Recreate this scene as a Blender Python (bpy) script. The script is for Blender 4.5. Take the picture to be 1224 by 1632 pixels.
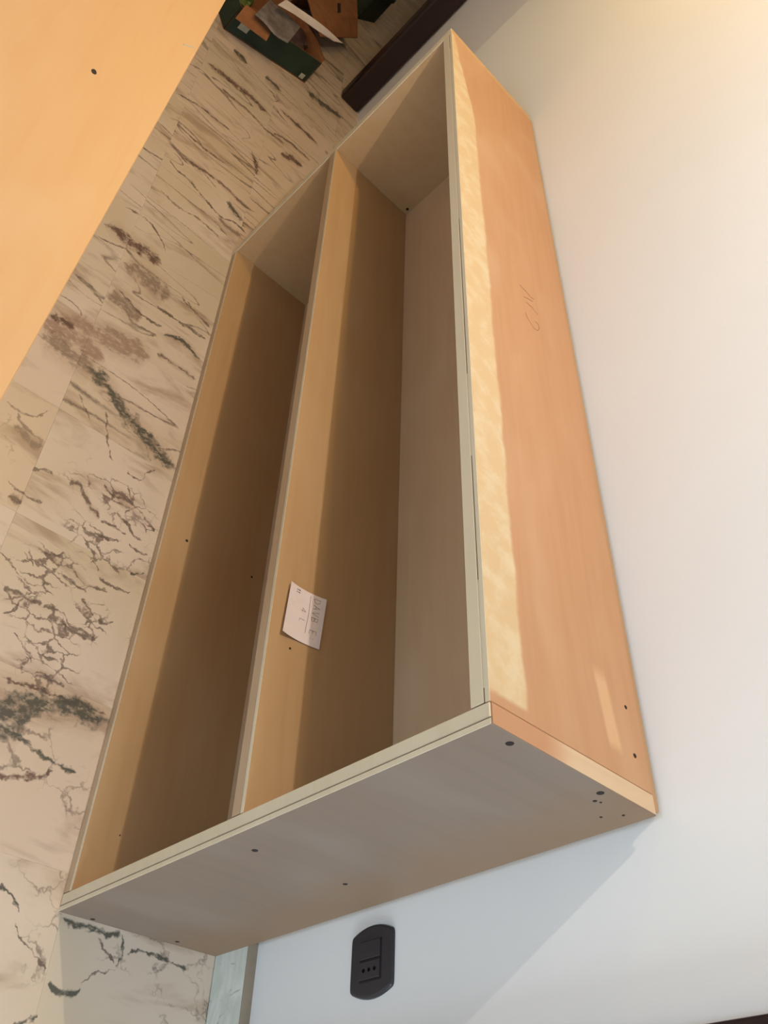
import bpy, bmesh, math, random
from mathutils import Vector, Matrix
random.seed(7)
for o in list(bpy.data.objects):
    bpy.data.objects.remove(o, do_unlink=True)
SC = bpy.context.scene
COL = SC.collection
S = 1.92                      # metres per length of the shelf unit

# ---------------------------------------------------------------- camera
cam_data = bpy.data.cameras.new('camera')
cam = bpy.data.objects.new('camera', cam_data)
COL.objects.link(cam)
cam_data.sensor_fit = 'VERTICAL'
cam_data.sensor_height = 24.0
cam_data.sensor_width = 18.0
cam_data.lens = 1411.65 / 1632.0 * 24.0
cam_data.clip_start = 0.02
RIGHT = Vector((-0.02937, 0.71216, 0.70140)); DOWN = Vector((0.74123, 0.48629, -0.46271)); FWD = Vector((-0.67061, 0.50631, -0.54215))
m = Matrix((RIGHT, -DOWN, -FWD)).transposed().to_4x4()
m.translation = Vector((2.37533, -0.95638, 1.41181))
cam.matrix_world = m
SC.camera = cam

# ---------------------------------------------------------------- world, light, exposure
world = bpy.data.worlds.new('world')
SC.world = world
world.use_nodes = True
bg = world.node_tree.nodes['Background']
bg.inputs[0].default_value = (0.75, 0.86, 1.0, 1)
bg.inputs[1].default_value = 0.6
SC.view_settings.view_transform = 'Standard'
SC.view_settings.look = 'None'
SC.view_settings.gamma = 1.0
SC.view_settings.use_curve_mapping = False
SC.view_settings.exposure = 0.24

def light(name, kind, loc, energy, color, size=0.1, size_y=None, direction=None):
    d = bpy.data.lights.new(name, kind)
    d.energy = energy
    d.color = color
    if kind == 'AREA':
        d.shape = 'RECTANGLE'
        d.size = size
        d.size_y = size_y
    else:
        d.shadow_soft_size = size
    o = bpy.data.objects.new(name, d)
    COL.objects.link(o)
    o.location = loc
    if direction is not None:
        o.rotation_euler = Vector(direction).to_track_quat('-Z', 'Y').to_euler()
    return o

# the warm ceiling lamp of the room, and the yellower one towards its far end
light('ceiling_lamp_light', 'POINT', (1.15, -0.60, 2.35), 43.0, (1.0, 0.90, 0.81), 0.012)
light('far_lamp_light', 'POINT', (-0.25, -0.56, 1.95), 21.0, (1.0, 0.65, 0.17), 0.02)
# daylight entering by the glazed door in the right-hand wall and by the window in the front wall
light('glazed_door_daylight', 'AREA', (4.16, -0.47, 1.08), 42.0, (0.74, 0.89, 1.0), 0.70, 2.0, (-1, 0, 0))
light('front_window_daylight', 'AREA', (3.0, -3.12, 1.5), 34.0, (0.48, 0.72, 1.0), 1.3, 1.3, (0, 1, 0))
SC.cycles.max_bounces = 4
SC.cycles.adaptive_threshold = 0.03

# ---------------------------------------------------------------- helpers
def link(o, parent=None):
    COL.objects.link(o)
    if parent is not None:
        o.parent = parent
    return o

def mesh_obj(name, bm, mat, parent=None, smooth=False):
    """bm is in world coordinates; the object's origin is put at its parent's origin."""
    me = bpy.data.meshes.new(name)
    if parent is not None:
        bmesh.ops.translate(bm, verts=bm.verts, vec=-abs_loc(parent))
    bmesh.ops.recalc_face_normals(bm, faces=bm.faces)
    bm.to_mesh(me)
    bm.free()
    if smooth:
        for p in me.polygons:
            p.use_smooth = True
    for mm in (mat if isinstance(mat, (list, tuple)) else [mat]):
        me.materials.append(mm)
    return link(bpy.data.objects.new(name, me), parent)

def abs_loc(o):
    v = Vector((0, 0, 0))
    while o is not None:
        v = v + o.location
        o = o.parent
    return v

def box_bm(x0, x1, y0, y1, z0, z1, bevel=0.0, seg=1, bm=None):
    b = bmesh.new()
    bmesh.ops.create_cube(b, size=1.0)
    for v in b.verts:
        v.co = Vector(((x0 + x1) / 2 + v.co.x * (x1 - x0), (y0 + y1) / 2 + v.co.y * (y1 - y0), (z0 + z1) / 2 + v.co.z * (z1 - z0)))
    if bevel > 0:
        bmesh.ops.bevel(b, geom=list(b.edges), offset=bevel, segments=seg, affect='EDGES', profile=0.5)
    if bm is None:
        return b
    me = bpy.data.meshes.new('tmp')
    b.to_mesh(me)
    b.free()
    bm.from_mesh(me)
    bpy.data.meshes.remove(me)
    return bm

def box(name, x0, x1, y0, y1, z0, z1, mat, parent=None, bevel=0.0, seg=1):
    return mesh_obj(name, box_bm(x0, x1, y0, y1, z0, z1, bevel, seg), mat, parent)

def root(name, loc):
    o = bpy.data.objects.new(name, None)
    o.empty_display_size = 0.1
    o.location = loc
    return link(o)

def tag(o, label=None, category=None, group=None, kind=None):
    if label: o['label'] = label
    if category: o['category'] = category
    if group: o['group'] = group
    if kind: o['kind'] = kind
    return o

def slab(bm, corners, thick, direction):
    """a thick polygon: corners in order, extruded by thick along direction"""
    d = Vector(direction).normalized() * thick
    a = [bm.verts.new(Vector(c)) for c in corners]
    b = [bm.verts.new(Vector(c) + d) for c in corners]
    n = len(corners)
    bm.faces.new(a)
    bm.faces.new(b[::-1])
    for i in range(n):
        bm.faces.new((a[i], b[i], b[(i + 1) % n], a[(i + 1) % n]))
    return bm

def tube(bm, pts, r, sides=5):
    pts = [Vector(p) for p in pts]
    rings = []
    for i, p in enumerate(pts):
        t = (pts[min(i + 1, len(pts) - 1)] - pts[max(i - 1, 0)]).normalized()
        n = t.cross(Vector((0, 0, 1)))
        if n.length < 1e-4: n = Vector((1, 0, 0))
        n.normalize(); b = t.cross(n)
        rings.append([bm.verts.new(p + r * (math.cos(a) * n + math.sin(a) * b)) for a in [2 * math.pi * k / sides for k in range(sides)]])
    for i in range(len(rings) - 1):
        for k in range(sides):
            bm.faces.new((rings[i][k], rings[i][(k + 1) % sides], rings[i + 1][(k + 1) % sides], rings[i + 1][k]))
    bm.faces.new(rings[0][::-1]); bm.faces.new(rings[-1])
    return bm

# ---------------------------------------------------------------- materials
class NT:
    def __init__(self, name, rough=0.5, spec=0.5):
        self.mat = bpy.data.materials.new(name)
        self.mat.use_nodes = True
        self.t = self.mat.node_tree
        self.bsdf = self.t.nodes['Principled BSDF']
        self.bsdf.inputs['Roughness'].default_value = rough
        self.bsdf.inputs['Specular IOR Level'].default_value = spec
    def n(self, typ, **kw):
        nd = self.t.nodes.new(typ)
        for k, v in kw.items(): setattr(nd, k, v)
        return nd
    def l(self, a, b): self.t.links.new(a, b)
    def put(self, sock, v):
        if isinstance(v, (int, float)): sock.default_value = v
        elif isinstance(v, (tuple, list)): sock.default_value = v if len(sock.default_value) == len(v) else tuple(v) + (1,)
        else: self.l(v, sock)
    def math(self, op, a, b=None, c=None, clamp=False):
        nd = self.n('ShaderNodeMath', operation=op, use_clamp=clamp)
        self.put(nd.inputs[0], a)
        if b is not None: self.put(nd.inputs[1], b)
        if c is not None: self.put(nd.inputs[2], c)
        return nd.outputs[0]
    def coord(self, kind='Object'):
        return self.n('ShaderNodeTexCoord').outputs[kind]
    def pos(self):
        return self.n('ShaderNodeNewGeometry').outputs['Position']
    def sep(self, v):
        nd = self.n('ShaderNodeSeparateXYZ'); self.l(v, nd.inputs[0]); return nd.outputs
    def mapping(self, v, scale=(1, 1, 1), rot=(0, 0, 0), loc=(0, 0, 0)):
        nd = self.n('ShaderNodeMapping')
        self.l(v, nd.inputs[0])
        nd.inputs['Scale'].default_value = scale; nd.inputs['Rotation'].default_value = rot; nd.inputs['Location'].default_value = loc
        return nd.outputs[0]
    def noise(self, v, scale, detail=3.0, rough=0.5, color=False, dist=0.0):
        nd = self.n('ShaderNodeTexNoise')
        self.l(v, nd.inputs['Vector'])
        nd.inputs['Scale'].default_value = scale; nd.inputs['Detail'].default_value = detail
        nd.inputs['Roughness'].default_value = rough; nd.inputs['Distortion'].default_value = dist
        return nd.outputs['Color' if color else 'Fac']
    def rng(self, v, a, b, lo=0.0, hi=1.0, smooth=True):
        nd = self.n('ShaderNodeMapRange')
        if smooth: nd.interpolation_type = 'SMOOTHSTEP'
        self.put(nd.inputs[0], v)
        nd.inputs[1].default_value = a; nd.inputs[2].default_value = b; nd.inputs[3].default_value = lo; nd.inputs[4].default_value = hi
        return nd.outputs[0]
    def mix(self, f, a, b, blend='MIX'):
        nd = self.n('ShaderNodeMix', data_type='RGBA', blend_type=blend)
        self.put(nd.inputs[0], f); self.put(nd.inputs[6], a); self.put(nd.inputs[7], b)
        return nd.outputs[2]
    def vadd(self, a, b, scale=None):
        nd = self.n('ShaderNodeVectorMath', operation='ADD')
        self.put(nd.inputs[0], a)
        if scale is not None:
            s = self.n('ShaderNodeVectorMath', operation='MULTIPLY_ADD')
            self.put(s.inputs[0], b); s.inputs[1].default_value = (scale,) * 3; s.inputs[2].default_value = (-scale / 2,) * 3
            b = s.outputs[0]
        self.put(nd.inputs[1], b)
        return nd.outputs[0]
    def bump(self, h, strength=0.1, dist=0.002):
        nd = self.n('ShaderNodeBump')
        nd.inputs['Strength'].default_value = strength; nd.inputs['Distance'].default_value = dist
        self.l(h, nd.inputs['Height']); self.l(nd.outputs[0], self.bsdf.inputs['Normal'])
    def color(self, c): self.put(self.bsdf.inputs['Base Color'], c)

def srgb(r, g, b):
    f = lambda c: ((c / 255 + 0.055) / 1.055) ** 2.4 if c > 10 else c / 255 / 12.92
    return (f(r), f(g), f(b), 1)

def plain(name, col, rough=0.6, spec=0.4, var=0.12, scale=14, metal=0.0):
    m = NT(name, rough, spec)
    f = m.noise(m.coord(), scale, 4, 0.6)
    d = tuple(c * (1 - var) for c in col[:3]) + (1,)
    h = tuple(min(1, c * (1 + var)) for c in col[:3]) + (1,)
    m.color(m.mix(m.rng(f, 0.3, 0.7), d, h))
    m.bsdf.inputs['Metallic'].default_value = metal
    return m.mat

def wood(name, a, b, c, axis='x', rough=0.55, blotch=0.5, spec=0.3):
    """a: main, b: darker grain, c: paler blotches"""
    m = NT(name, rough, spec)
    co = m.coord()
    sc = {'x': (1.2, 22, 22), 'z': (22, 22, 1.2), 'y': (22, 1.2, 22)}[axis]
    g = m.noise(m.mapping(co, sc), 2.2, 3, 0.6, dist=0.5)
    bl = m.noise(m.mapping(co, tuple(1.0 if s < 2 else 2.2 for s in sc)), 3.2, 2, 0.5, dist=0.4)
    col = m.mix(m.rng(g, 0.35, 0.75, 0, 0.38), a, b)
    col = m.mix(m.rng(bl, 0.45, 0.75, 0, blotch), col, c)
    m.color(col)
    return m

M = {}
M['panel'] = wood('birch_ply', srgb(182, 146, 103), srgb(172, 133, 90), srgb(188, 156, 116)).mat
M['back'] = wood('back_board', srgb(205, 171, 133), srgb(194, 159, 119), srgb(213, 182, 147)).mat
M['edging'] = wood('primed_edging', srgb(212, 197, 168), srgb(201, 184, 153), srgb(221, 207, 180), blotch=0.4, rough=0.5).mat
M['rear'] = wood('rear_board_ply', srgb(168, 134, 98), srgb(150, 116, 82), srgb(176, 144, 110)).mat
M['edging_tan'] = wood('bare_edging', srgb(184, 156, 124), srgb(172, 142, 108), srgb(196, 172, 144), blotch=0.4, rough=0.5).mat
M['hole'] = plain('screw_hole_dark', srgb(38, 26, 20), 0.8)
M['pencil'] = plain('pencil_graphite', srgb(104, 90, 84), 0.6)
M['pencil_soft'] = plain('faint_pencil', srgb(150, 108, 78), 0.6)
M['paper'] = plain('note_paper', srgb(232, 216, 210), 0.8, 0.2, 0.03, 30)
M['white'] = plain('white_paper', srgb(200, 184, 172), 0.7, 0.3, 0.05, 18)
M['dark_wood'] = wood('dark_brown_wood', srgb(34, 17, 15), srgb(24, 11, 10), srgb(42, 20, 17), axis='z', rough=0.35, spec=0.5).mat
M['plastic'] = plain('anthracite_plastic', srgb(46, 44, 48), 0.35, 0.5, 0.06, 30)
M['plastic_dark'] = plain('black_plastic', srgb(20, 19, 21), 0.5, 0.4, 0.05, 30)
M['slot'] = plain('socket_hole', srgb(5, 5, 5), 0.9, 0.1)
M['kraft'] = plain('brown_cardboard', srgb(140, 92, 58), 0.85, 0.2, 0.12, 20)
M['green'] = plain('green_printed_card', srgb(30, 44, 30), 0.6, 0.4, 0.25, 12)
M['leaf'] = plain('bright_green_print', srgb(84, 98, 44), 0.6, 0.3, 0.25, 25)
M['sticker'] = plain('pale_label', srgb(160, 156, 134), 0.6, 0.3, 0.08, 30)
M['film'] = plain('cloudy_plastic_film', srgb(120, 108, 100), 0.35, 0.5, 0.3, 26)
M['dusky'] = plain('dusky_brown_wrapping', srgb(70, 48, 42), 0.6, 0.4, 0.3, 22)
M['wall'] = None

def wall_mat(name, col, var=0.03):
    m = NT(name, 0.75, 0.25)
    co = m.pos()
    big = m.noise(co, 1.6, 3, 0.5)
    d = tuple(c * (1 - var) for c in col[:3]) + (1,)
    m.color(m.mix(m.rng(big, 0.35, 0.65), d, col))
    return m.mat
M['wall'] = wall_mat('white_wall_paint', srgb(226, 224, 220))
M['wall_shade_tone'] = wall_mat('shade_toned_wall_paint', srgb(227, 225, 227))  # cooler copy of the white paint; missing warm light put into its colour
M['ceil'] = wall_mat('ceiling_paint', srgb(205, 200, 192))
M['wall_far'] = wall_mat('beige_wall_paint', srgb(188, 178, 164))

# orange-tan top skin with a paler strip along its front edge and two sanded patches
def top_mat():
    m = wood('stained_top_ply', srgb(178, 135, 98), srgb(165, 120, 85), srgb(184, 147, 113), blotch=0.8)
    base = m.bsdf.inputs['Base Color'].links[0].from_socket
    co = m.coord()
    wob = m.noise(m.mapping(co, (5, 3, 3)), 2.2, 4, 0.65)
    s = m.sep(co)
    taper = m.rng(s[0], -0.96, -0.50, -0.052, 0.0)           # the strip thins out towards the far end
    edge = m.math('MULTIPLY_ADD', wob, 0.016, m.math('ADD', taper, -0.098))
    strip = m.rng(m.math('SUBTRACT', s[1], edge), -0.0045, 0.0045, 1, 0)
    endm = m.rng(m.math('MULTIPLY_ADD', wob, 0.02, s[0]), 0.925, 0.934, 1, 0)
    streak = m.noise(m.mapping(co, (1, 1, 1), (0, 0, 0.9)), 30, 3, 0.6)
    pale = m.mix(m.rng(streak, 0.4, 0.7), srgb(193, 167, 128), srgb(199, 181, 148))
    col = m.mix(m.math('MULTIPLY', strip, endm), base, pale)
    # sanded patch near the rear corner
    px = m.math('MULTIPLY', m.rng(s[0], 0.782, 0.81), m.rng(s[0], 0.888, 0.905, 1, 0))
    yy = m.math('MULTIPLY_ADD', s[0], -0.12, s[1])
    py = m.math('MULTIPLY', m.rng(yy, -0.040, -0.032), m.rng(yy, -0.014, -0.005, 1, 0))
    col = m.mix(m.math('MULTIPLY', m.math('MULTIPLY', px, py), 0.5), col, srgb(211, 174, 134))
    m.color(col)
    return m.mat
M['top'] = top_mat()

def end_mat():
    m = wood('weathered_end_ply', srgb(124, 106, 92), srgb(113, 95, 78), srgb(130, 116, 104), axis='y', blotch=0.7)
    base = m.bsdf.inputs['Base Color'].links[0].from_socket
    co = m.coord()
    s = m.sep(co)
    n = m.noise(m.mapping(co, (1, 2.0, 3.0)), 3.0, 3, 0.5)
    tan = m.rng(m.math('MULTIPLY_ADD', n, 0.22, s[1]), 0.10, 0.24)    # browner towards the back
    m.color(m.mix(m.math('MULTIPLY', tan, 0.7), base, srgb(126, 98, 71)))
    return m.mat
M['end'] = end_mat()

def end_edge_mat():
    m = wood('end_panel_top_edge', srgb(198, 172, 141), srgb(184, 155, 123), srgb(207, 189, 170), axis='y', blotch=0.8)
    base = m.bsdf.inputs['Base Color'].links[0].from_socket
    s = m.sep(m.coord())
    m.color(m.mix(m.rng(s[1], -0.07, 0.0, 1, 0), base, srgb(176, 131, 96)))
    return m.mat
M['end_edge'] = end_edge_mat()

def board_mat():
    m = wood('yellow_ply_worktop', srgb(195, 154, 107), srgb(191, 145, 95), srgb(198, 162, 119), blotch=0.6, rough=0.5)
    return m.mat
M['board'] = board_mat()

# ---- marble: veins of the floor as they run in the room, (axis, half width, tone, [(x, y), ...]) in metres
VEINS=[
 (1,0.0047,2,[(-0.552,-0.643),(-0.59,-0.584),(-0.605,-0.533),(-0.611,-0.479),(-0.621,-0.431)]),
 (1,0.0062,2,[(-0.24,-0.566),(-0.258,-0.525),(-0.269,-0.477),(-0.28,-0.428),(-0.278,-0.373),(-0.268,-0.323),(-0.303,-0.256)]),
 (1,0.0048,2,[(-0.23,-0.586),(-0.166,-0.545),(-0.166,-0.505),(-0.148,-0.464),(-0.134,-0.426),(-0.116,-0.384),(-0.14,-0.321),(-0.132,-0.272)]),
 (1,0.0055,2,[(-0.828,-0.515),(-0.831,-0.455),(-0.837,-0.376),(-0.82,-0.309),(-0.827,-0.269),(-0.836,-0.213)]),
 (1,0.0143,1,[(-0.904,-0.594),(-0.924,-0.525),(-0.936,-0.453),(-0.948,-0.386),(-0.942,-0.328),(-0.937,-0.285)]),
 (1,0.016,0,[(-1.179,-0.367),(-1.189,-0.325),(-1.19,-0.277)]),
 (1,0.0156,0,[(-1.169,-0.516),(-1.166,-0.479),(-1.154,-0.444)]),
 (1,0.0094,1,[(-1.049,-0.279),(-1.05,-0.204),(-1.052,-0.13),(-1.036,-0.066)]),
 (1,0.0153,1,[(-0.742,-0.23),(-0.783,-0.179),(-0.796,-0.122)]),
 (1,0.0217,0,[(-1.388,-0.176),(-1.394,-0.103),(-1.422,-0.027),(-1.456,0.039)]),
 (1,0.0054,2,[(-0.824,-0.277),(-0.876,-0.203),(-0.88,-0.094)]),
 (1,0.0162,1,[(0.302,-0.676),(0.29,-0.626),(0.289,-0.584),(0.286,-0.539),(0.293,-0.491)]),
 (1,0.0228,0.3,[(0.389,-0.592),(0.382,-0.533),(0.384,-0.488),(0.389,-0.441)]),
 (1,0.0203,0.3,[(0.539,-0.601),(0.529,-0.555),(0.54,-0.52),(0.53,-0.496)]),
 (1,0.0032,2,[(0.493,-0.581),(0.512,-0.534),(0.526,-0.488),(0.509,-0.441)]),
 (1,0.0042,2,[(0.456,-0.48),(0.456,-0.418),(0.451,-0.362),(0.45,-0.316)]),
 (1,0.0029,2,[(0.353,-0.42),(0.372,-0.379),(0.391,-0.313)]),
 (1,0.0067,0,[(0.542,-0.437),(0.52,-0.399),(0.516,-0.376),(0.53,-0.346),(0.54,-0.312)]),
 (1,0.005,2,[(0.618,-0.435),(0.615,-0.382),(0.617,-0.314)]),
 (1,0.0122,1.5,[(0.685,-0.694),(0.696,-0.649),(0.691,-0.613),(0.654,-0.567),(0.636,-0.515),(0.616,-0.449)]),
 (1,0.0088,1,[(0.721,-0.696),(0.717,-0.669),(0.71,-0.632)]),
 (1,0.0285,1.5,[(0.748,-0.716),(0.744,-0.657),(0.74,-0.594),(0.765,-0.545)]),
 (1,0.0209,1.5,[(0.678,-0.658),(0.686,-0.593),(0.671,-0.511),(0.641,-0.436)]),
 (1,0.0233,0.4,[(0.79,-0.697),(0.793,-0.645),(0.794,-0.593),(0.8,-0.549)]),
 (1,0.0179,0,[(0.797,-0.59),(0.809,-0.541),(0.847,-0.49),(0.869,-0.451),(0.894,-0.402),(0.92,-0.353),(0.933,-0.299)]),
 (0,0.0023,2,[(0.885,-0.573),(0.92,-0.547),(0.947,-0.522)]),
 (0,0.0015,2,[(0.89,-0.503),(0.945,-0.486),(0.986,-0.471),(1.014,-0.458),(1.015,-0.406),(1.021,-0.379)]),
 (1,0.0026,2,[(1.357,-0.6),(1.373,-0.569),(1.392,-0.526),(1.378,-0.501),(1.37,-0.47)]),
 (1,0.0034,2,[(1.374,-0.428),(1.383,-0.403),(1.402,-0.384),(1.376,-0.351)]),
 (1,0.0036,2,[(1.431,-0.494),(1.419,-0.455),(1.438,-0.428),(1.437,-0.384)]),
 (1,0.0014,2,[(1.501,-0.526),(1.516,-0.502),(1.535,-0.484),(1.547,-0.477)]),
 (1,0.0025,2,[(1.518,-0.476),(1.516,-0.449),(1.516,-0.424)]),
 (1,0.0027,2,[(1.564,-0.472),(1.551,-0.454),(1.559,-0.424),(1.554,-0.406)]),
 (1,0.018,0,[(1.671,-0.557),(1.634,-0.504),(1.612,-0.465),(1.599,-0.422),(1.587,-0.376),(1.588,-0.337),(1.587,-0.298)]),
 (1,0.0265,0,[(1.666,-0.559),(1.647,-0.5),(1.642,-0.467),(1.629,-0.441)]),
 (1,0.0036,1,[(1.589,-0.52),(1.584,-0.475),(1.578,-0.403),(1.574,-0.308)]),
 (1,0.0042,0,[(1.661,-0.49),(1.673,-0.463),(1.684,-0.431),(1.694,-0.398),(1.697,-0.367),(1.696,-0.341)]),
 (1,0.0045,1,[(1.758,-0.483),(1.746,-0.455),(1.738,-0.424),(1.706,-0.382)]),
 (1,0.0006,2,[(1.951,-0.369),(1.967,-0.355),(1.98,-0.337),(1.992,-0.323),(2.004,-0.302)]),
 (1,0.0021,0,[(1.907,-0.411),(1.915,-0.39),(1.934,-0.366)]),
 (1,0.0046,0,[(1.923,-0.299),(1.931,-0.278),(1.932,-0.26),(1.929,-0.224),(1.929,-0.191)]),
 (1,0.0011,2,[(1.941,-0.233),(1.956,-0.212),(1.973,-0.189)]),
 (0,0.0022,0,[(1.928,-0.191),(1.956,-0.181),(1.979,-0.186)]),
 (1,0.0024,0,[(1.96,-0.173),(1.945,-0.162),(1.944,-0.133),(1.946,-0.1),(1.951,-0.049)]),
 (1,0.0045,0,[(2.022,-0.292),(2.028,-0.266),(2.015,-0.233)]),
 (1,0.0012,2,[(2.016,-0.236),(1.997,-0.227),(1.984,-0.19),(1.976,-0.183)]),
 (1,0.0031,0,[(2.083,-0.331),(2.073,-0.309),(2.064,-0.297)]),
 (0,0.0015,2,[(1.409,-0.494),(1.418,-0.523),(1.462,-0.539),(1.478,-0.558)]),
 (1,0.003,2,[(1.194,-0.64),(1.215,-0.596),(1.206,-0.558)]),
 (1,0.0047,0.3,[(1.036,-0.669),(1.063,-0.632),(1.068,-0.602)]),
 (1,0.0035,0.4,[(1.023,-0.701),(1.027,-0.658),(0.974,-0.617)]),
 (1,0.0052,2,[(1.131,-0.528),(1.123,-0.503),(1.14,-0.483),(1.16,-0.463),(1.171,-0.445)]),
 (1,0.0036,2,[(1.072,-0.457),(1.094,-0.443),(1.097,-0.421),(1.093,-0.396),(1.103,-0.369)]),
 (0,0.0019,2,[(1.058,-0.405),(1.078,-0.392),(1.097,-0.374),(1.102,-0.362)]),
 (1,0.0034,2,[(1.177,-0.443),(1.176,-0.415),(1.177,-0.384),(1.179,-0.373)]),
 (1,0.0034,2,[(1.129,-0.416),(1.145,-0.4),(1.15,-0.381),(1.168,-0.361),(1.17,-0.337)]),
 (1,0.0025,2,[(1.111,-0.348),(1.123,-0.329),(1.128,-0.312)]),
 (1,0.0029,2,[(1.189,-0.366),(1.201,-0.352),(1.199,-0.321)]),
 (1,0.0024,2,[(1.209,-0.446),(1.214,-0.435),(1.211,-0.411),(1.203,-0.393)]),
 (1,0.0069,2,[(1.234,-0.624),(1.232,-0.61),(1.23,-0.595)]),
 (1,0.004,2,[(1.15,-0.605),(1.135,-0.589),(1.134,-0.563)]),
 (1,0.01,0.3,[(1.067,-0.672),(1.082,-0.627),(1.083,-0.6)]),
 (1,0.002,2,[(1.336,-0.561),(1.341,-0.549),(1.352,-0.534)]),
 (1,0.0021,2,[(1.317,-0.524),(1.309,-0.506),(1.296,-0.488)]),
 (1,0.0036,2,[(1.339,-0.492),(1.343,-0.464),(1.35,-0.431),(1.338,-0.416),(1.33,-0.379)]),
 (1,0.0023,2,[(1.309,-0.406),(1.314,-0.367),(1.3,-0.333)]),
 (1,0.0036,0,[(1.266,-0.344),(1.258,-0.33),(1.243,-0.315)]),
 (1,0.0033,2,[(1.427,-0.57),(1.422,-0.545),(1.422,-0.52),(1.418,-0.491)]),
 (1,0.0041,2,[(1.414,-0.456),(1.448,-0.419),(1.444,-0.391),(1.429,-0.374)]),
 (1,0.0026,2,[(1.275,-0.43),(1.284,-0.42),(1.294,-0.409)]),
 (0,0.001,2,[(0.903,-0.4),(0.932,-0.382),(0.954,-0.37)]),
 (1,0.0027,2,[(0.354,-0.396),(0.381,-0.365),(0.424,-0.308)]),
 (1,0.014,0,[(-0.214,-0.374),(-0.198,-0.341),(-0.186,-0.299)]),
 (1,0.0096,0.3,[(-0.1,-0.388),(-0.097,-0.34),(-0.098,-0.291)]),
 (0,0.0083,1,[(-0.606,-0.338),(-0.55,-0.307),(-0.491,-0.292)]),
 (1,0.0033,2,[(-0.39,-0.556),(-0.392,-0.483),(-0.404,-0.409)]),
 (1,0.003,2,[(0.171,-0.642),(0.159,-0.574),(0.208,-0.507),(0.277,-0.491)]),
 (1,0.0036,0.3,[(-0.021,-0.576),(-0.004,-0.506),(-0.021,-0.431),(0.005,-0.356)]),
 (1,0.0029,1,[(1.019,-0.42),(1.019,-0.379),(0.996,-0.373),(0.972,-0.349)]),
]


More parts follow.
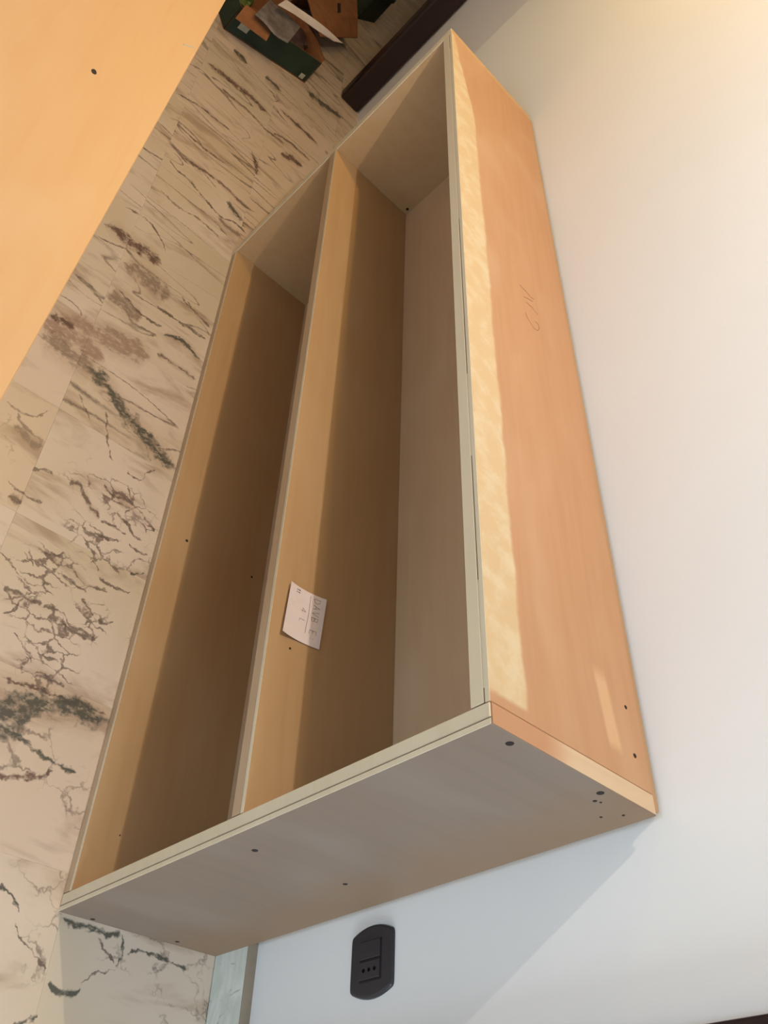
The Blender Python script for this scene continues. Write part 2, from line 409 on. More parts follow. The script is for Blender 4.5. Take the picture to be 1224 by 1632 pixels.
CLUSTERS = ((1.17, -0.41, 0.15), (1.385, -0.50, 0.12), (1.42, -0.43, 0.10), (1.52, -0.45, 0.08))
def marble(name, veins=(), cells=False):
    m = NT(name, 0.34, 0.42)
    P = m.pos()
    ndist = m.noise(P, 24, 3, 0.6, color=True)
    ndist2 = m.noise(P, 85, 2, 0.6, color=True)
    Pd = m.vadd(m.vadd(P, ndist, 0.022), ndist2, 0.012)
    tones = {}
    s = m.sep(Pd)
    wmod = m.rng(m.noise(P, 30, 3, 0.65), 0.30, 0.68, 0.25, 1.7, False)
    for ax, hw, tone, pts in veins:
        u = [p[ax] for p in pts]; v = [p[1 - ax] for p in pts]
        u0, u1 = u[0], u[-1]; v0, v1 = min(v) - 0.002, max(v) + 0.002
        un = m.math('MULTIPLY_ADD', s[ax], 1 / (u1 - u0), -u0 / (u1 - u0))
        fc = m.n('ShaderNodeFloatCurve')
        cv = fc.mapping.curves[0]; fc.mapping.extend = 'HORIZONTAL'
        q = [((a - u0) / (u1 - u0), (b - v0) / (v1 - v0)) for a, b in zip(u, v)]
        cv.points[0].location = q[0]; cv.points[1].location = q[-1]
        for a in q[1:-1]: cv.points.new(*a)
        fc.mapping.update()
        m.l(un, fc.inputs['Value'])
        centre = m.math('MULTIPLY_ADD', fc.outputs[0], v1 - v0, v0)
        d = m.math('ABSOLUTE', m.math('SUBTRACT', s[1 - ax], centre))
        # the half width swells from both ends of the vein
        e = m.math('MULTIPLY', un, m.math('SUBTRACT', 1.0, un))
        hw = max(hw, 0.0020)
        w = m.math('MULTIPLY', m.math('MULTIPLY', e, 16.0 if hw < 0.006 else 8.0, clamp=True), hw * 1.35)
        if hw >= 0.005:
            hk = m.math('MULTIPLY', m.math('SUBTRACT', m.math('MULTIPLY', w, 2.3), d), 1 / (hw * 2.4), clamp=True)
            hk = m.math('MULTIPLY', hk, m.math('GREATER_THAN', e, 0.0))
            tones['h'] = hk if 'h' not in tones else m.math('MAXIMUM', tones['h'], hk)
        w = m.math('MULTIPLY', w, wmod)
        k = m.math('MULTIPLY', m.math('SUBTRACT', w, d), 1 / (hw * 0.9), clamp=True)
        k = m.math('MULTIPLY', k, m.math('GREATER_THAN', e, 0.0))
        key = {0: 'g', 1: 'b', 2: 't', 1.5: 'p'}.get(tone, 's')
        tones[key] = k if key not in tones else m.math('MAXIMUM', tones[key], k)
    # veins between: long streaks in the far tiles, a broken cell network in the near ones; shifted from tile to tile
    info = m.n('ShaderNodeObjectInfo')
    rnd = info.outputs['Random']
    sh = m.n('ShaderNodeCombineXYZ')
    m.l(m.math('MULTIPLY', rnd, 37.0), sh.inputs[0]); m.l(m.math('MULTIPLY', rnd, 91.0), sh.inputs[1]); m.l(m.math('MULTIPLY', rnd, 13.0), sh.inputs[2])
    Q = m.vadd(P, sh.outputs[0])
    wx = m.sep(P)[0]
    near = m.rng(wx, 0.955, 0.965)
    Qs = m.vadd(Q, ndist2, 0.010)
    st = m.mapping(Qs, (5.0, 1.1, 1.0), (0, 0, 0.12))
    n1 = m.noise(st, 1.2, 1.6, 0.5, dist=0.5)
    streak = m.rng(m.math('ABSOLUTE', m.math('SUBTRACT', n1, 0.5)), 0.0, 0.016, 1, 0)
    n2 = m.noise(m.mapping(Qs, (6.5, 1.6, 1.0), (0, 0, 0.30), (5, 3, 0)), 1.3, 1.6, 0.5, dist=0.5)
    streak2 = m.rng(m.math('ABSOLUTE', m.math('SUBTRACT', n2, 0.52)), 0.0, 0.011, 1, 0)
    gate = m.rng(m.noise(m.mapping(Q, (3, 1, 1)), 1.8, 2, 0.5), 0.42, 0.60)
    far_v = m.math('MAXIMUM', m.math('MULTIPLY', streak, gate), m.math('MULTIPLY', streak2, m.math('SUBTRACT', 1.0, gate)))
    vo = m.n('ShaderNodeTexVoronoi', feature='DISTANCE_TO_EDGE')
    m.l(m.mapping(m.vadd(m.vadd(Q, ndist, 0.05), ndist2, 0.014), (1.35, 1.0, 1.0), (0, 0, 0.3)), vo.inputs['Vector'])
    vo.inputs['Scale'].default_value = 15.0
    gate2 = m.noise(Q, 5.0, 3, 0.6)
    wid = m.rng(gate2, 0.48, 0.70, -0.03, 0.07)
    cell = m.rng(m.math('SUBTRACT', vo.outputs['Distance'], wid), -0.05, 0.03, 1, 0)
    cell = m.math('MULTIPLY', cell, m.rng(gate2, 0.46, 0.58, 0, 0.8))
    bg_v = m.math('ADD', m.math('MULTIPLY', far_v, m.math('SUBTRACT', 1.0, near)), m.math('MULTIPLY', cell, near), clamp=True)
    if cells:
        # dense little network of dark veins around three spots of the near tiles
        blob = None
        for cx, cy, r in CLUSTERS:
            dv = m.n('ShaderNodeVectorMath', operation='DISTANCE')
            m.l(Pd, dv.inputs[0]); dv.inputs[1].default_value = (cx, cy, 0)
            g = m.rng(dv.outputs['Value'], r * 0.4, r, 1, 0)
            blob = g if blob is None else m.math('MAXIMUM', blob, g)
        v2 = m.n('ShaderNodeTexVoronoi', feature='DISTANCE_TO_EDGE')
        m.l(m.mapping(m.vadd(m.vadd(P, ndist, 0.03), ndist2, 0.014), (1.5, 1.0, 1.0), (0, 0, 0.4)), v2.inputs['Vector'])
        v2.inputs['Scale'].default_value = 20.0
        blob = m.math('MULTIPLY', blob, m.rng(m.noise(P, 9, 2, 0.5), 0.36, 0.56))
        lw = m.math('MULTIPLY', m.math('MULTIPLY', blob, wmod), 0.06)
        net = m.rng(m.math('SUBTRACT', v2.outputs['Distance'], lw), -0.03, 0.035, 1, 0)
        bg_v = m.math('MAXIMUM', bg_v, m.math('MULTIPLY', net, m.rng(blob, 0.05, 0.5)))
    cloud = m.noise(m.mapping(Q, (3.2, 1.0, 1.0), (0, 0, 0.2)), 4.0, 4, 0.6, dist=0.5)
    tint = m.noise(Q, 2.3, 2, 0.5)
    white = m.mix(m.rng(tint, 0.35, 0.65), srgb(209, 190, 170), srgb(198, 179, 152))
    white = m.mix(m.rng(rnd, 0.2, 0.9, 0, 0.45), white, srgb(205, 177, 152))
    col = m.mix(m.rng(cloud, 0.50, 0.70, 0, 0.75), white, srgb(159, 133, 110))
    mott = m.noise(m.mapping(P, (1.5, 0.75, 1.0), (0, 0, 0.3)), 70, 3, 0.7)
    col = m.mix(m.math('MULTIPLY', bg_v, m.rng(mott, 0.3, 0.55, 0.40, 0.85)), col, srgb(104, 86, 76))
    seq = [('h', srgb(168, 142, 118), 0.55), ('s', srgb(134, 114, 96), 0.85), ('p', srgb(136, 104, 88), 0.62), ('b', srgb(92, 66, 56), 0.9), ('t', srgb(98, 80, 70), 0.85), ('g', srgb(80, 78, 68), 0.95)]
    for key, c, f in seq:
        if key in tones:
            mk = m.math('MULTIPLY', m.math('MULTIPLY', tones[key], m.rng(mott, 0.32, 0.52, 0.40, 1.0)), f)
            col = m.mix(mk, col, c)
    m.color(col)
    return m.mat
M['marble_plain'] = marble('veined_marble')
M['grout'] = plain('grout_dust', srgb(150, 132, 112), 0.9, 0.1)

def base_marble():
    m = NT('pale_marble_skirting', 0.4, 0.4)
    f = m.noise(m.mapping(m.pos(), (2, 2, 5)), 4, 5, 0.6, dist=1.0)
    v = m.rng(m.noise(m.mapping(m.pos(), (4, 4, 3)), 5, 4, 0.6, dist=2.0), 0.62, 0.68)
    col = m.mix(m.rng(f, 0.35, 0.65), srgb(214, 214, 204), srgb(192, 196, 184))
    m.color(m.mix(m.math('MULTIPLY', v, 0.5), col, srgb(120, 118, 108)))
    return m.mat
M['skirting'] = base_marble()

# ---------------------------------------------------------------- the room
WY = 0.010 * S          # front of the back wall
H = 2.75
def structure(name, *a, **k):
    return tag(box(name, *a, **k), kind='structure')

floor = structure('floor', -6.0, 4.3, -3.3, 2.4, -0.12, -0.008, M['marble_plain'])
P0 = 0.30
def tile_mesh(mat):
    g = 0.00006
    bmt = box_bm(g, P0 - g, g, P0 - g, -0.008, 0.0)
    bmesh.ops.bevel(bmt, geom=[e for e in bmt.edges if all(v.co.z > -0.001 for v in e.verts)], offset=0.00035, segments=1, affect='EDGES')
    me = bpy.data.meshes.new('tile')
    bmt.to_mesh(me); bmt.free()
    me.materials.append(mat)
    return me
plain_tile = tile_mesh(M['marble_plain'])
for i in range(-13, 8):
    for j in range(-4, 2):
        x0 = 0.06 + P0 * i; y0 = P0 * j
        if j >= 0 and x0 > -1.2: continue              # behind the wall
        near_v = []
        for vn in VEINS:
            xs = [q[0] for q in vn[3]]; ys = [q[1] for q in vn[3]]; mg = vn[1] * 1.4 + 0.03
            if max(xs) + mg > x0 and min(xs) - mg < x0 + P0 and max(ys) + mg > y0 and min(ys) - mg < y0 + P0: near_v.append(vn)
        me = plain_tile if not near_v else tile_mesh(marble('veined_marble_tile', near_v, 0.9 < x0 < 1.6))
        t = bpy.data.objects.new('tile', me)
        t.location = (x0, y0, 0)
        link(t, floor)

XR = -0.405 * S          # where the white wall ends and steps back
structure('wall_back', XR, 4.2, WY, WY + 0.12, 0, H, M['wall'])
structure('wall_recess', -0.850 * S, XR, 0.105, WY + 0.12, 0, H, M['wall_shade_tone'])
structure('wall_left', -6.0, -5.9, -3.2, 2.3, 0, H, M['wall_far'])
structure('wall_hall', -6.0, XR, 2.2, 2.3, 0, H, M['wall_far'])
structure('wall_hall_right', XR, XR + 0.1, WY + 0.12, 2.2, 0, H, M['wall_far'])
structure('ceiling', -6.0, 4.3, -3.3, 2.3, H, H + 0.1, M['ceil'])
# front wall with its window opening, behind the camera
fw = bmesh.new()
box_bm(-6.0, 2.3, -3.3, -3.2, 0, H, bm=fw); box_bm(3.7, 4.3, -3.3, -3.2, 0, H, bm=fw)
box_bm(2.3, 3.7, -3.3, -3.2, 0, 0.8, bm=fw); box_bm(2.3, 3.7, -3.3, -3.2, 2.2, H, bm=fw)
tag(mesh_obj('wall_front', fw, M['wall_far']), kind='structure')
# right-hand wall with its glazed door opening
rw = bmesh.new()
box_bm(4.2, 4.3, -3.2, -0.85, 0, H, bm=rw); box_bm(4.2, 4.3, -0.09, WY + 0.12, 0, H, bm=rw); box_bm(4.2, 4.3, -0.85, -0.09, 2.15, H, bm=rw)
tag(mesh_obj('wall_right', rw, M['wall_far']), kind='structure')

# marble skirting along the foot of the back wall
sk = structure('baseboard_back', XR, 2.12, -0.001, WY, 0, 0.094, M['skirting'], bevel=0.002)

M['dust'] = plain('dusty_ledge', srgb(150, 136, 118), 0.8, 0.2)
box('top_ledge', XR, 2.12, -0.0008, WY, 0.0935, 0.0955, M['dust'], sk)
# dark jamb at the end of the recess
structure('door_1', -0.872 * S, -0.836 * S, -0.002, 0.100, 0, 2.15, M['dark_wood'], bevel=0.014, seg=3)
# dark door frame by the socket, at the near end of the back wall
d2 = structure('door_2', 1.135 * S, 1.50 * S, WY - 0.012, WY, 0, 2.1, M['dark_wood'], bevel=0.003)
box('casing', 1.117 * S, 1.150 * S, WY - 0.026, WY, 0, 2.16, M['dark_wood'], d2, bevel=0.004, seg=2)
box('casing_bead', 1.1235 * S, 1.1275 * S, WY - 0.031, WY - 0.024, 0, 2.16, M['dark_wood'], d2, bevel=0.002, seg=2)
box('casing', 1.485 * S, 1.518 * S, WY - 0.026, WY, 0, 2.16, M['dark_wood'], d2, bevel=0.004, seg=2)
box('casing', 1.150 * S, 1.485 * S, WY - 0.026, WY, 2.10, 2.16, M['dark_wood'], d2, bevel=0.004, seg=2)

# ---------------------------------------------------------------- the shelf unit
L, D, HT = 1.0 * S, 0.160 * S, 0.4645 * S
su = root('shelf_unit', (L / 2, -D / 2, 0))
tag(su, 'long low open plywood shelf unit standing on the marble floor against the white wall', 'shelf')
def uu(name, x0, x1, y0, y1, z0, z1, mat, bevel=0.0012, parent=None):
    return box(name, x0 * S, x1 * S, y0 * S, y1 * S, z0 * S, z1 * S, mat, parent or su, bevel=bevel)
YF = -0.160
e = 0.0012                 # depth of the edging strip
# ends
ep = uu('end_panel', 0.9862, 0.9956, YF + e, 0.0, 0.0, 0.4643, [M['panel']])
ep['label'] = 'near end panel, grey-beige with dark screw holes'
uu('edging_strip', 0.9862, 0.9952, YF, YF + e, 0.0005, 0.4640, M['edging'], 0.0008, ep)
sk1 = uu('outer_skin', 0.9964, 1.0, YF, 0.0, 0.0, 0.4645, M['end'], 0.001, ep)
uu('lip_edging', 0.9964, 0.9999, YF - 0.0003, YF + 0.0001, 0.0003, 0.4643, M['edging'], 0.0, ep)
uu('joint_filler', 0.9954, 0.9966, YF + 0.0015, -0.0005, 0.001, 0.4641, M['edging'], 0.0, ep)
uu('top_edging', 0.9866, 0.9992, YF + 0.0012, -0.0008, 0.4640, 0.4648, M['end_edge'], 0.0, ep)
fp = uu('end_panel', 0.0, 0.0140, YF + e, 0.0, 0.0, 0.4645, M['panel'])
uu('edging_strip', 0.0, 0.0138, YF, YF + e, 0.0005, 0.4642, M['edging'], 0.0008, fp)
# horizontal boards
def board(name, z0, z1, zs, skin_mat, edg, x0=0.0141, x1=0.9860, yb=0.0, gap=0.0007):
    p = uu(name, x0, x1, YF + e, yb, z0, zs - gap, M['panel'])
    uu('edging_strip', x0, x1 - 0.0006, YF, YF + e, z0 + 0.0002, zs - gap, edg, 0.0008, p)
    uu('skin', x0, x1 - 0.0001, YF + 0.0002, yb, zs, z1, skin_mat, 0.0008, p)
    uu('lip_edging', x0, x1 - 0.0003, YF - 0.0001, YF + 0.0003, zs + 0.0001, z1 - 0.0001, M['edging'], 0.0, p)
    uu('glue_line', x0, x1 - 0.001, YF + 0.003, yb - 0.001, zs - gap - 0.0002, zs + 0.0002, M['hole'], 0.0, p)
    return p
bb = board('bottom_board', 0.0005, 0.0130, 0.0100, M['panel'], M['edging_tan'])
ms = board('middle_shelf', 0.2305, 0.2440, 0.2408, M['panel'], M['edging_tan'], yb=-0.0185)
tb = board('top_board', 0.4500, 0.4645, 0.4610, M['top'], M['edging'], gap=0.0010)
tb['label'] = 'orange-tan top board with a pale strip along its front edge'
uu('rear_board', 0.0015, 0.9945, 0.0, 0.0080, 0.0560, 0.4625, M['rear'], 0.0005)
uu('back_panel', 0.0141, 0.9860, -0.0185, -0.0125, 0.0130, 0.4500, M['back'], 0.0)
# little wedges of wood glued into the open joint under the top skin
for xa, xb in ((0.06, 0.47), (0.70, 0.79), (0.90, 0.976)):
    uu('joint_wedge', xa, xb, YF + 0.0002, YF + 0.004, 0.4599, 0.4611, M['edging'], 0.0, tb)

def disc(name, c, n, r, mat, parent, depth=0.0008, stretch=1.0):
    bm = bmesh.new()
    bmesh.ops.create_cone(bm, segments=12, radius1=r, radius2=r * 0.85, depth=depth, cap_ends=True, cap_tris=False)
    q = Vector(n).to_track_quat('Z', 'Y').to_matrix().to_4x4()
    bmesh.ops.transform(bm, verts=bm.verts, matrix=Matrix.Translation(Vector(c)) @ q @ Matrix.Diagonal((stretch, 1, 1, 1)))
    return mesh_obj(name, bm, mat, parent)
for y, z, r in ((-.134, .227, 5.0), (-.048, .227, 4.0), (-.136, .4575, 5.2), (-.051, .4580, 5.2), (-.049, .010, 4.2), (-.131, .0055, 4.2)):
    disc('screw_hole', (S + 0.0001, y * S, z * S), (1, 0, 0), r / 1000, M['hole'], ep)
for y, z, r in ((-.044, .449, 3.0), (-.040, .4505, 1.8), (-.022, .438, 2.2), (-.015, .450, 2.2)):
    disc('nail_hole', (S + 0.0001, y * S, z * S), (1, 0, 0), r / 1000, M['hole'], ep)
for x, y, r in ((.929, -.015, 3.0), (.964, -.014, 3.4)):
    disc('nail_hole', (x * S, y * S, 0.4646 * S), (0, 0, 1), r / 1000, M['hole'], tb)
for x, y, r in ((.589, -.130, 3.6), (.588, -.036, 3.2), (.93, -.128, 1.5)):
    disc('nail_hole', (x * S, y * S, 0.0131 * S), (0, 0, 1), r / 1000, M['hole'], bb)
disc('nail_hole', (.842 * S, -.137 * S, 0.2441 * S), (0, 0, 1), 0.0022, M['hole'], ms)
disc('nail_hole', (.01405 * S, -.0235 * S, .252 * S), (1, 0, 0), 0.0045, M['hole'], fp)

# pencilled letters on the top board
zt = 0.4646 * S
def P2(x, y): return (x * S, y * S, zt)
def stroke(pts, r=0.0008):
    pm = bmesh.new()
    tube(pm, pts, r, 4)
    mesh_obj('pencil_stroke', pm, M['pencil_soft'], tb)
stroke([P2(0.4953, -0.0777), P2(0.4972, -0.0727), P2(0.4974, -0.0669), P2(0.4993, -0.0619), P2(0.4978, -0.0564)])
stroke([P2(0.5111, -0.0731), P2(0.5073, -0.0662), P2(0.5043, -0.0593)])
stroke([P2(0.5168, -0.0706), P2(0.5170, -0.0655), P2(0.5164, -0.0615), P2(0.5182, -0.0579), P2(0.5201, -0.0529)])
stroke([P2(0.5372, -0.0592), P2(0.5375, -0.0547), P2(0.5434, -0.0539), P2(0.5497, -0.0577), P2(0.5516, -0.0636), P2(0.5483, -0.0670), P2(0.5441, -0.0721), P2(0.5379, -0.0738)])

# ---------------------------------------------------------------- the note on the middle shelf
ztop = 0.2440 * S
nt = root('paper_note', (.805 * S, -.127 * S, ztop))
tag(nt, 'small handwritten paper note lying on the middle shelf of the unit', 'note')
c00, c01, c11, c10 = [Vector((x * S, y * S, 0)) for x, y in ((.781, -.1465), (.777, -.105), (.830, -.1085), (.8335, -.150))]
def note_pt(u, v, dz=0.0):
    """u along the shelf, v from front to back"""
    p = (c00 * (1 - v) + c01 * v) * (1 - u) + (c10 * (1 - v) + c11 * v) * u
    z = ztop + 0.0006 + 0.007 * (abs(v - 0.62) / 0.62) ** 2 + 0.002 * u * (1 - v)
    return Vector((p.x, p.y, z + dz))
bm = bmesh.new()
NU, NV = 8, 14
gtop = [[bm.verts.new(note_pt(i / NU, j / NV, 0.0003)) for j in range(NV + 1)] for i in range(NU + 1)]
gbot = [[bm.verts.new(note_pt(i / NU, j / NV, 0.0)) for j in range(NV + 1)] for i in range(NU + 1)]
for i in range(NU):
    for j in range(NV):
        bm.faces.new((gtop[i][j], gtop[i + 1][j], gtop[i + 1][j + 1], gtop[i][j + 1]))
        bm.faces.new((gbot[i][j], gbot[i][j + 1], gbot[i + 1][j + 1], gbot[i + 1][j]))
for i in range(NU):
    for j in (0, NV):
        bm.faces.new((gtop[i][j], gbot[i][j], gbot[i + 1][j], gtop[i + 1][j]))
for j in range(NV):
    for i in (0, NU):
        bm.faces.new((gtop[i][j], gtop[i][j + 1], gbot[i][j + 1], gbot[i][j]))
mesh_obj('sheet', bm, M['paper'], nt, smooth=False)
GL = {  # simple pen strokes on a 1 x 1 cell, x to the right, y up
 'D': [[(0, 0), (0, 1), (.6, .85), (.8, .5), (.6, .15), (0, 0)]],
 'A': [[(0, 0), (.4, 1), (.8, 0)], [(.15, .4), (.65, .4)]],
 'V': [[(0, 1), (.4, 0), (.8, 1)]],
 'I': [[(.3, 0), (.3, 1)]],
 'E': [[(.7, 1), (0, 1), (0, 0), (.7, 0)], [(0, .5), (.55, .5)]],
 'B': [[(0, 0), (0, 1), (.6, .9), (.6, .6), (0, .5), (.7, .4), (.7, .1), (0, 0)]],
 'C': [[(.7, .85), (.35, 1), (.05, .7), (.05, .3), (.35, 0), (.7, .15)]],
 'L': [[(0, 1), (0, 0), (.6, 0)]],
 '1': [[(.1, .7), (.4, 1), (.4, 0)]],
 '4': [[(.6, 0), (.6, 1), (0, .35), (.8, .35)]],
 '2': [[(0, .8), (.35, 1), (.7, .75), (0, 0), (.75, 0)]],
 ':': [[(.3, .2), (.3, .28)], [(.3, .7), (.3, .78)]],
}
def write(text, u0, v0, du, hgt, r=0.00035):
    b = bmesh.new()
    for k, ch in enumerate(text):
        for st in GL.get(ch, []):
            tube(b, [note_pt(u0 + du * (k + .8 * x), v0 + hgt * y, 0.0005) for x, y in st], r, 4)
    return b
mesh_obj('handwriting', write('DAVB E:', .08, .70, .125, .17), M['pencil'], nt)
mesh_obj('handwriting', write('4 L', .36, .40, .11, .14), M['pencil'], nt)
mesh_obj('handwriting', write('11', .05, .20, .05, .10, 0.0005), M['pencil'], nt)
b = bmesh.new(); tube(b, [note_pt(.06, .60, .0005), note_pt(.4, .615, .0005), note_pt(.80, .60, .0005)], 0.0004, 4)
mesh_obj('underline', b, M['pencil'], nt)

# ---------------------------------------------------------------- socket plate on the wall
ox, oz = 1.0365 * S, 0.1995 * S
so = root('socket_plate', (ox, WY, oz))
tag(so, 'black oval-ended socket plate on the white wall beside the near end of the shelf', 'socket')
def plate_outline(w, h, bow, n=12):
    """w along x, h along z; the short ends bow outwards and the corners are rounded"""
    hw, hh = w / 2 - bow, h / 2
    def end(sgn):
        return [(sgn * (hw + bow * (1 - (z / hh) ** 2)), z) for z in [hh * sgn * (1 - 2 * i / n) for i in range(n + 1)]]
    pts = end(1) + end(-1)
    for _ in range(3):                                  # cut the corners
        q = []
        for i, p in enumerate(pts):
            a, c = pts[i - 1], pts[(i + 1) % len(pts)]
            la = math.dist(a, p); lc = math.dist(p, c); k = 0.0042
            fa = min(0.25, k / la) if la > 1e-6 else 0; fc = min(0.25, k / lc) if lc > 1e-6 else 0
            q.append((p[0] + (a[0] - p[0]) * fa, p[1] + (a[1] - p[1]) * fa)); q.append((p[0] + (c[0] - p[0]) * fc, p[1] + (c[1] - p[1]) * fc))
        pts = q
    return pts
bm = bmesh.new()
out = plate_outline(0.101, 0.089, 0.012)
layers = [(1.0, 0.0), (1.0, -0.0025), (0.975, -0.0050), (0.92, -0.0060)]
rings = [[bm.verts.new((ox + x * s, WY + y, oz + z * s)) for x, z in out] for s, y in layers]
for a, bq in zip(rings, rings[1:]):
    for i in range(len(out)):
        bm.faces.new((a[i], a[(i + 1) % len(out)], bq[(i + 1) % len(out)], bq[i]))
bm.faces.new(rings[0][::-1]); bm.faces.new(rings[-1])
mesh_obj('plate', bm, M['plastic'], so)
fy = WY - 0.006
def sbox(name, x0, x1, z0, z1, y0, y1, mat, parent=so, bevel=0.0006):
    return box(name, ox + x0, ox + x1, fy - y1, fy - y0, oz + z0, oz + z1, mat, parent, bevel)
sbox('module_frame', -0.0285, 0.0285, -0.0235, 0.0235, -0.001, 0.0006, M['plastic_dark'])
sbox('blank_module', -0.0275, -0.0035, -0.0225, 0.0205, 0.0, 0.0020, M['plastic'])
sm = sbox('socket_module', 0.0005, 0.0245, -0.0225, 0.0205, 0.0, 0.0020, M['plastic'])
for k in (-0.0115, 0.0, 0.0115):
    bm = bmesh.new()
    bmesh.ops.create_cone(bm, segments=12, radius1=0.0028, radius2=0.0028, depth=0.0008, cap_ends=True)
    bmesh.ops.rotate(bm, verts=bm.verts, cent=(0, 0, 0), matrix=Matrix.Rotation(math.pi / 2, 3, 'X'))
    bmesh.ops.translate(bm, verts=bm.verts, vec=(ox + 0.0125, fy - 0.0021, oz - 0.001 + k))
    mesh_obj('pin_hole', bm, M['slot'], sm)

# ---------------------------------------------------------------- the worktop in the foreground
wt = root('plywood_worktop', (0.6, -1.1, 0))
tag(wt, 'bright yellow plywood worktop in the foreground corner, with a small dark knot', 'table')
A = Vector((0.562, -0.794, 0.749)); B = Vector((1.744, -0.841, 0.749))
d = (B - A).normalized(); nrm = Vector((d.y, -d.x, 0))
p0 = A - d * 0.75; p1 = B + d * 0.18
bm = bmesh.new()
slab(bm, [p0, p1, p1 + nrm * 0.62, p0 + nrm * 0.62], 0.022, (0, 0, -1))
bmesh.ops.bevel(bm, geom=list(bm.edges), offset=0.001, segments=1, affect='EDGES')
mesh_obj('top', bm, M['board'], wt)
for a, w in ((0.10, 0.06), (0.10, 0.56), (0.92, 0.06), (0.92, 0.56)):
    c = p0 + (p1 - p0) * a + nrm * w
    box('leg', c.x - 0.022, c.x + 0.022, c.y - 0.022, c.y + 0.022, 0.0, 0.7265, M['board'], wt, bevel=0.002)
disc('knot', (1.116, -0.918, 0.7492), (0, 0, 1), 0.0042, M['hole'], wt, stretch=1.6)
bm = bmesh.new(); tube(bm, [(0.845, -0.828, 0.7492), (0.826, -0.812, 0.7492)], 0.0012, 4)
mesh_obj('scratch', bm, M['sticker'], wt)

# ---------------------------------------------------------------- cartons at the far end
def frame_box(name, corner, ang, w, dep, h, th, parent, mat, inner):
    """open box: near wall runs from corner along ang (width w), depth goes away from the viewer"""
    ux = Vector((math.cos(ang), math.sin(ang), 0)); uy = Vector((-math.sin(ang), math.cos(ang), 0))
    c = Vector(corner)
    def wall(nm, a, b, inn, m1, m2):
        bm = bmesh.new()
        slab(bm, [a, b, b + Vector((0, 0, h)), a + Vector((0, 0, h))], th * 0.5, inn)
        mesh_obj(nm, bm, m1, parent)
        bm = bmesh.new()
        off = inn * th * 0.5
        slab(bm, [a + off, b + off, b + off + Vector((0, 0, h)), a + off + Vector((0, 0, h))], th * 0.5, inn)
        mesh_obj(nm + '_lining', bm, m2, parent)
    wall('near_wall', c, c + ux * w, uy, mat, inner)
    wall('far_wall', c + uy * dep, c + uy * dep + ux * w, -uy, mat, inner)
    wall('side_wall', c, c + uy * dep, ux, mat, inner)
    wall('side_wall', c + ux * w, c + ux * w + uy * dep, -ux, mat, inner)
    bm = bmesh.new(); slab(bm, [c, c + ux * w, c + ux * w + uy * dep, c + uy * dep], th, (0, 0, 1))
    mesh_obj('base', bm, inner, parent)
    return c, ux, uy

gc = root('green_carton', (-1.48, -0.46, 0))
tag(gc, 'open green printed carton full of wrappings on the floor at the far end', 'box')
ang = math.atan2(0.387, -0.184)
c, ux, uy = frame_box('green_carton', (-1.246, -0.577, 0.0), ang, 0.428, 0.32, 0.11, 0.005, gc, M['green'], M['kraft'])
# brown flap folded down over the near wall
bm = bmesh.new()
slab(bm, [(-1.185, -0.575, 0.085), (-1.275, -0.565, 0.117), (-1.31, -0.436, 0.117), (-1.225, -0.437, 0.090)], 0.004, (0, 0, 1))
mesh_obj('flap', bm, M['kraft'], gc)
# brown flap leaning out on the wall side
bm = bmesh.new()
slab(bm, [(-1.43, -0.193, 0.108), (-1.70, -0.32, 0.108), (-1.72, -0.24, 0.085), (-1.565, -0.165, 0.085)], 0.004, (0, 0, -1))
mesh_obj('flap', bm, M['kraft'], gc)
# pale labels on the near wall
for u0, u1, z0, z1 in ((0.040, 0.085, 0.035, 0.085), (0.385, 0.408, 0.008, 0.030)):
    bm = bmesh.new()
    o_ = -uy * 0.0008
    slab(bm, [c + ux * u0 + Vector((0, 0, z0)) + o_, c + ux * u1 + Vector((0, 0, z0)) + o_, c + ux * u1 + Vector((0, 0, z1)) + o_, c + ux * u0 + Vector((0, 0, z1)) + o_], 0.0006, uy)
    mesh_obj('label', bm, M['sticker'], gc)

def crumple(name, cx, cy, cz, rx, ry, rz, mat, label, cat, seed, rot=0.0, parent=None):
    random.seed(seed)
    bm = bmesh.new()
    bmesh.ops.create_icosphere(bm, subdivisions=3, radius=1.0)
    ph = [random.uniform(0, 6.28) for _ in range(9)]
    for v in bm.verts:
        p = v.co.copy()
        k = 1 + 0.16 * math.sin(4 * p.x + ph[0]) * math.sin(5 * p.y + ph[1]) + 0.12 * math.sin(9 * p.y + ph[2] + 3 * p.z) + 0.10 * random.uniform(-1, 1)
        q = p * k
        q = Matrix.Rotation(rot, 3, 'Z') @ Vector((q.x * rx, q.y * ry, q.z * rz))
        v.co = Vector((cx, cy, cz)) + q
    o = mesh_obj(name, bm, mat)
    return tag(o, label, cat)
q = lambda u, v, z: c + ux * u + uy * v + Vector((0, 0, z))
p = q(0.31, 0.13, 0.068)
crumple('crumpled_wrapping', p.x, p.y, p.z, 0.095, 0.10, 0.050, M['dusky'], 'dusky brown crumpled wrapping in the right half of the green carton', 'wrapping', 3, ang)
p = q(0.085, 0.21, 0.066)
crumple('leafy_packaging', p.x, p.y, p.z, 0.055, 0.070, 0.048, M['leaf'], 'bright green crumpled packaging in the left corner of the green carton', 'packaging', 5, ang)
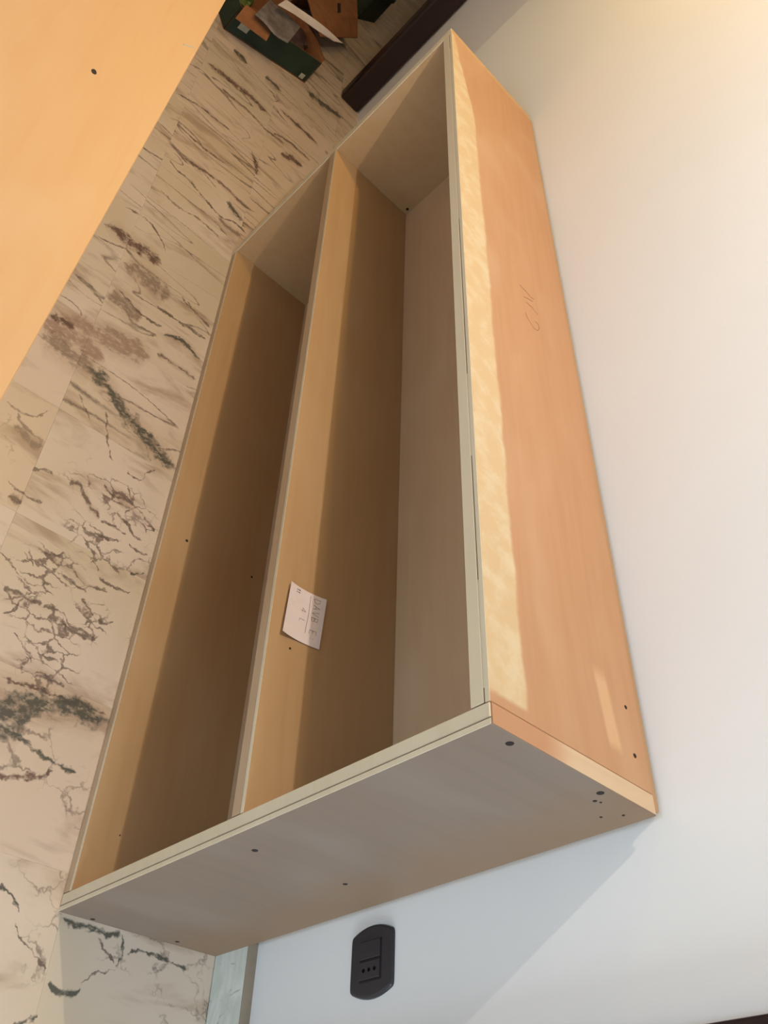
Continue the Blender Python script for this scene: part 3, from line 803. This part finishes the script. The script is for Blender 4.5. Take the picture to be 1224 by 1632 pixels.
# cloudy plastic packet standing out of the carton: a bent sheet
def sheet(name, quad, th, mat, label, cat, sag=0.0, wav=0.0, n=8, k=6):
    bm = bmesh.new()
    A0, B0, C0, D0 = [Vector(v) for v in quad]
    nr = (B0 - A0).cross(D0 - A0).normalized()
    def pt(u, v):
        w = (A0 * (1 - u) + B0 * u) * (1 - v) + (D0 * (1 - u) + C0 * u) * v
        return w + nr * (sag * 4 * u * (1 - u) + wav * math.sin(7 * u + 4 * v))
    g1 = [[bm.verts.new(pt(i / n, j / k)) for j in range(k + 1)] for i in range(n + 1)]
    g2 = [[bm.verts.new(pt(i / n, j / k) + nr * th) for j in range(k + 1)] for i in range(n + 1)]
    for i in range(n):
        for j in range(k):
            bm.faces.new((g1[i][j], g1[i + 1][j], g1[i + 1][j + 1], g1[i][j + 1]))
            bm.faces.new((g2[i][j], g2[i][j + 1], g2[i + 1][j + 1], g2[i + 1][j]))
    for i in range(n):
        for j in (0, k): bm.faces.new((g1[i][j], g2[i][j], g2[i + 1][j], g1[i + 1][j]))
    for j in range(k):
        for i in (0, n): bm.faces.new((g1[i][j], g1[i][j + 1], g2[i][j + 1], g2[i][j]))
    o = mesh_obj(name, bm, mat)
    return tag(o, label, cat)
sheet('plastic_packet', [(-1.225, -0.525, 0.133), (-1.245, -0.371, 0.133), (-1.453, -0.340, 0.140), (-1.431, -0.492, 0.140)], 0.010, M['film'],
      'cloudy grey plastic packet lying across the open green carton', 'packet', -0.004, 0.004)
sheet('white_paper_strip', [(-1.326, -0.474, 0.185), (-1.54, -0.192, 0.172), (-1.576, -0.152, 0.185), (-1.386, -0.455, 0.205)], 0.002, M['white'],
      'long white strip of paper sticking out between the plastic packet and brown cardboard', 'paper', 0.006, 0.003)
# folded brown cardboard behind
cb = root('brown_cardboard', (-1.98, -0.23, 0.0))
tag(cb, 'folded sheet of brown cardboard leaning over the back of the green carton', 'cardboard')
bm = bmesh.new(); slab(bm, [(-1.614, -0.299, 0.16), (-2.083, -0.079, 0.16), (-2.559, -0.124, 0.16), (-1.90, -0.402, 0.16)], 0.005, (0, 0, -1)); mesh_obj('far_panel', bm, M['kraft'], cb)
bm = bmesh.new(); slab(bm, [(-1.614, -0.299, 0.16), (-2.083, -0.079, 0.16), (-2.013, -0.032, 0.115), (-1.653, -0.221, 0.115)], 0.005, (0.1, -0.2, -1)); mesh_obj('near_panel', bm, M['kraft'], cb)
bm = bmesh.new(); slab(bm, [(-1.95, -0.36, 0.0), (-2.25, -0.20, 0.0), (-2.25, -0.20, 0.156), (-1.95, -0.36, 0.156)], 0.005, (-0.4, -0.8, 0)); mesh_obj('rear_panel', bm, M['kraft'], cb)
bm = bmesh.new(); slab(bm, [(-1.999, -0.199, 0.1602), (-2.034, -0.183, 0.1602), (-1.934, -0.174, 0.1602), (-1.90, -0.19, 0.1602)], 0.001, (0, 0, 1)); mesh_obj('slot', bm, M['hole'], cb)
# a second green box further back
g2 = root('green_box', (-2.95, 0.02, 0))
tag(g2, 'dark green box on the floor behind the brown cardboard', 'box')
bm = bmesh.new(); slab(bm, [(-2.62, 0.03, 0), (-2.80, 0.145, 0), (-3.10, 0.06, 0), (-2.92, -0.10, 0)], 0.14, (0, 0, 1)); mesh_obj('body', bm, M['green'], g2)
bm = bmesh.new(); slab(bm, [(-2.612, 0.03, 0.14), (-2.80, 0.153, 0.14), (-3.11, 0.06, 0.14), (-2.92, -0.11, 0.14)], 0.02, (0, 0, 1)); mesh_obj('lid', bm, M['green'], g2)
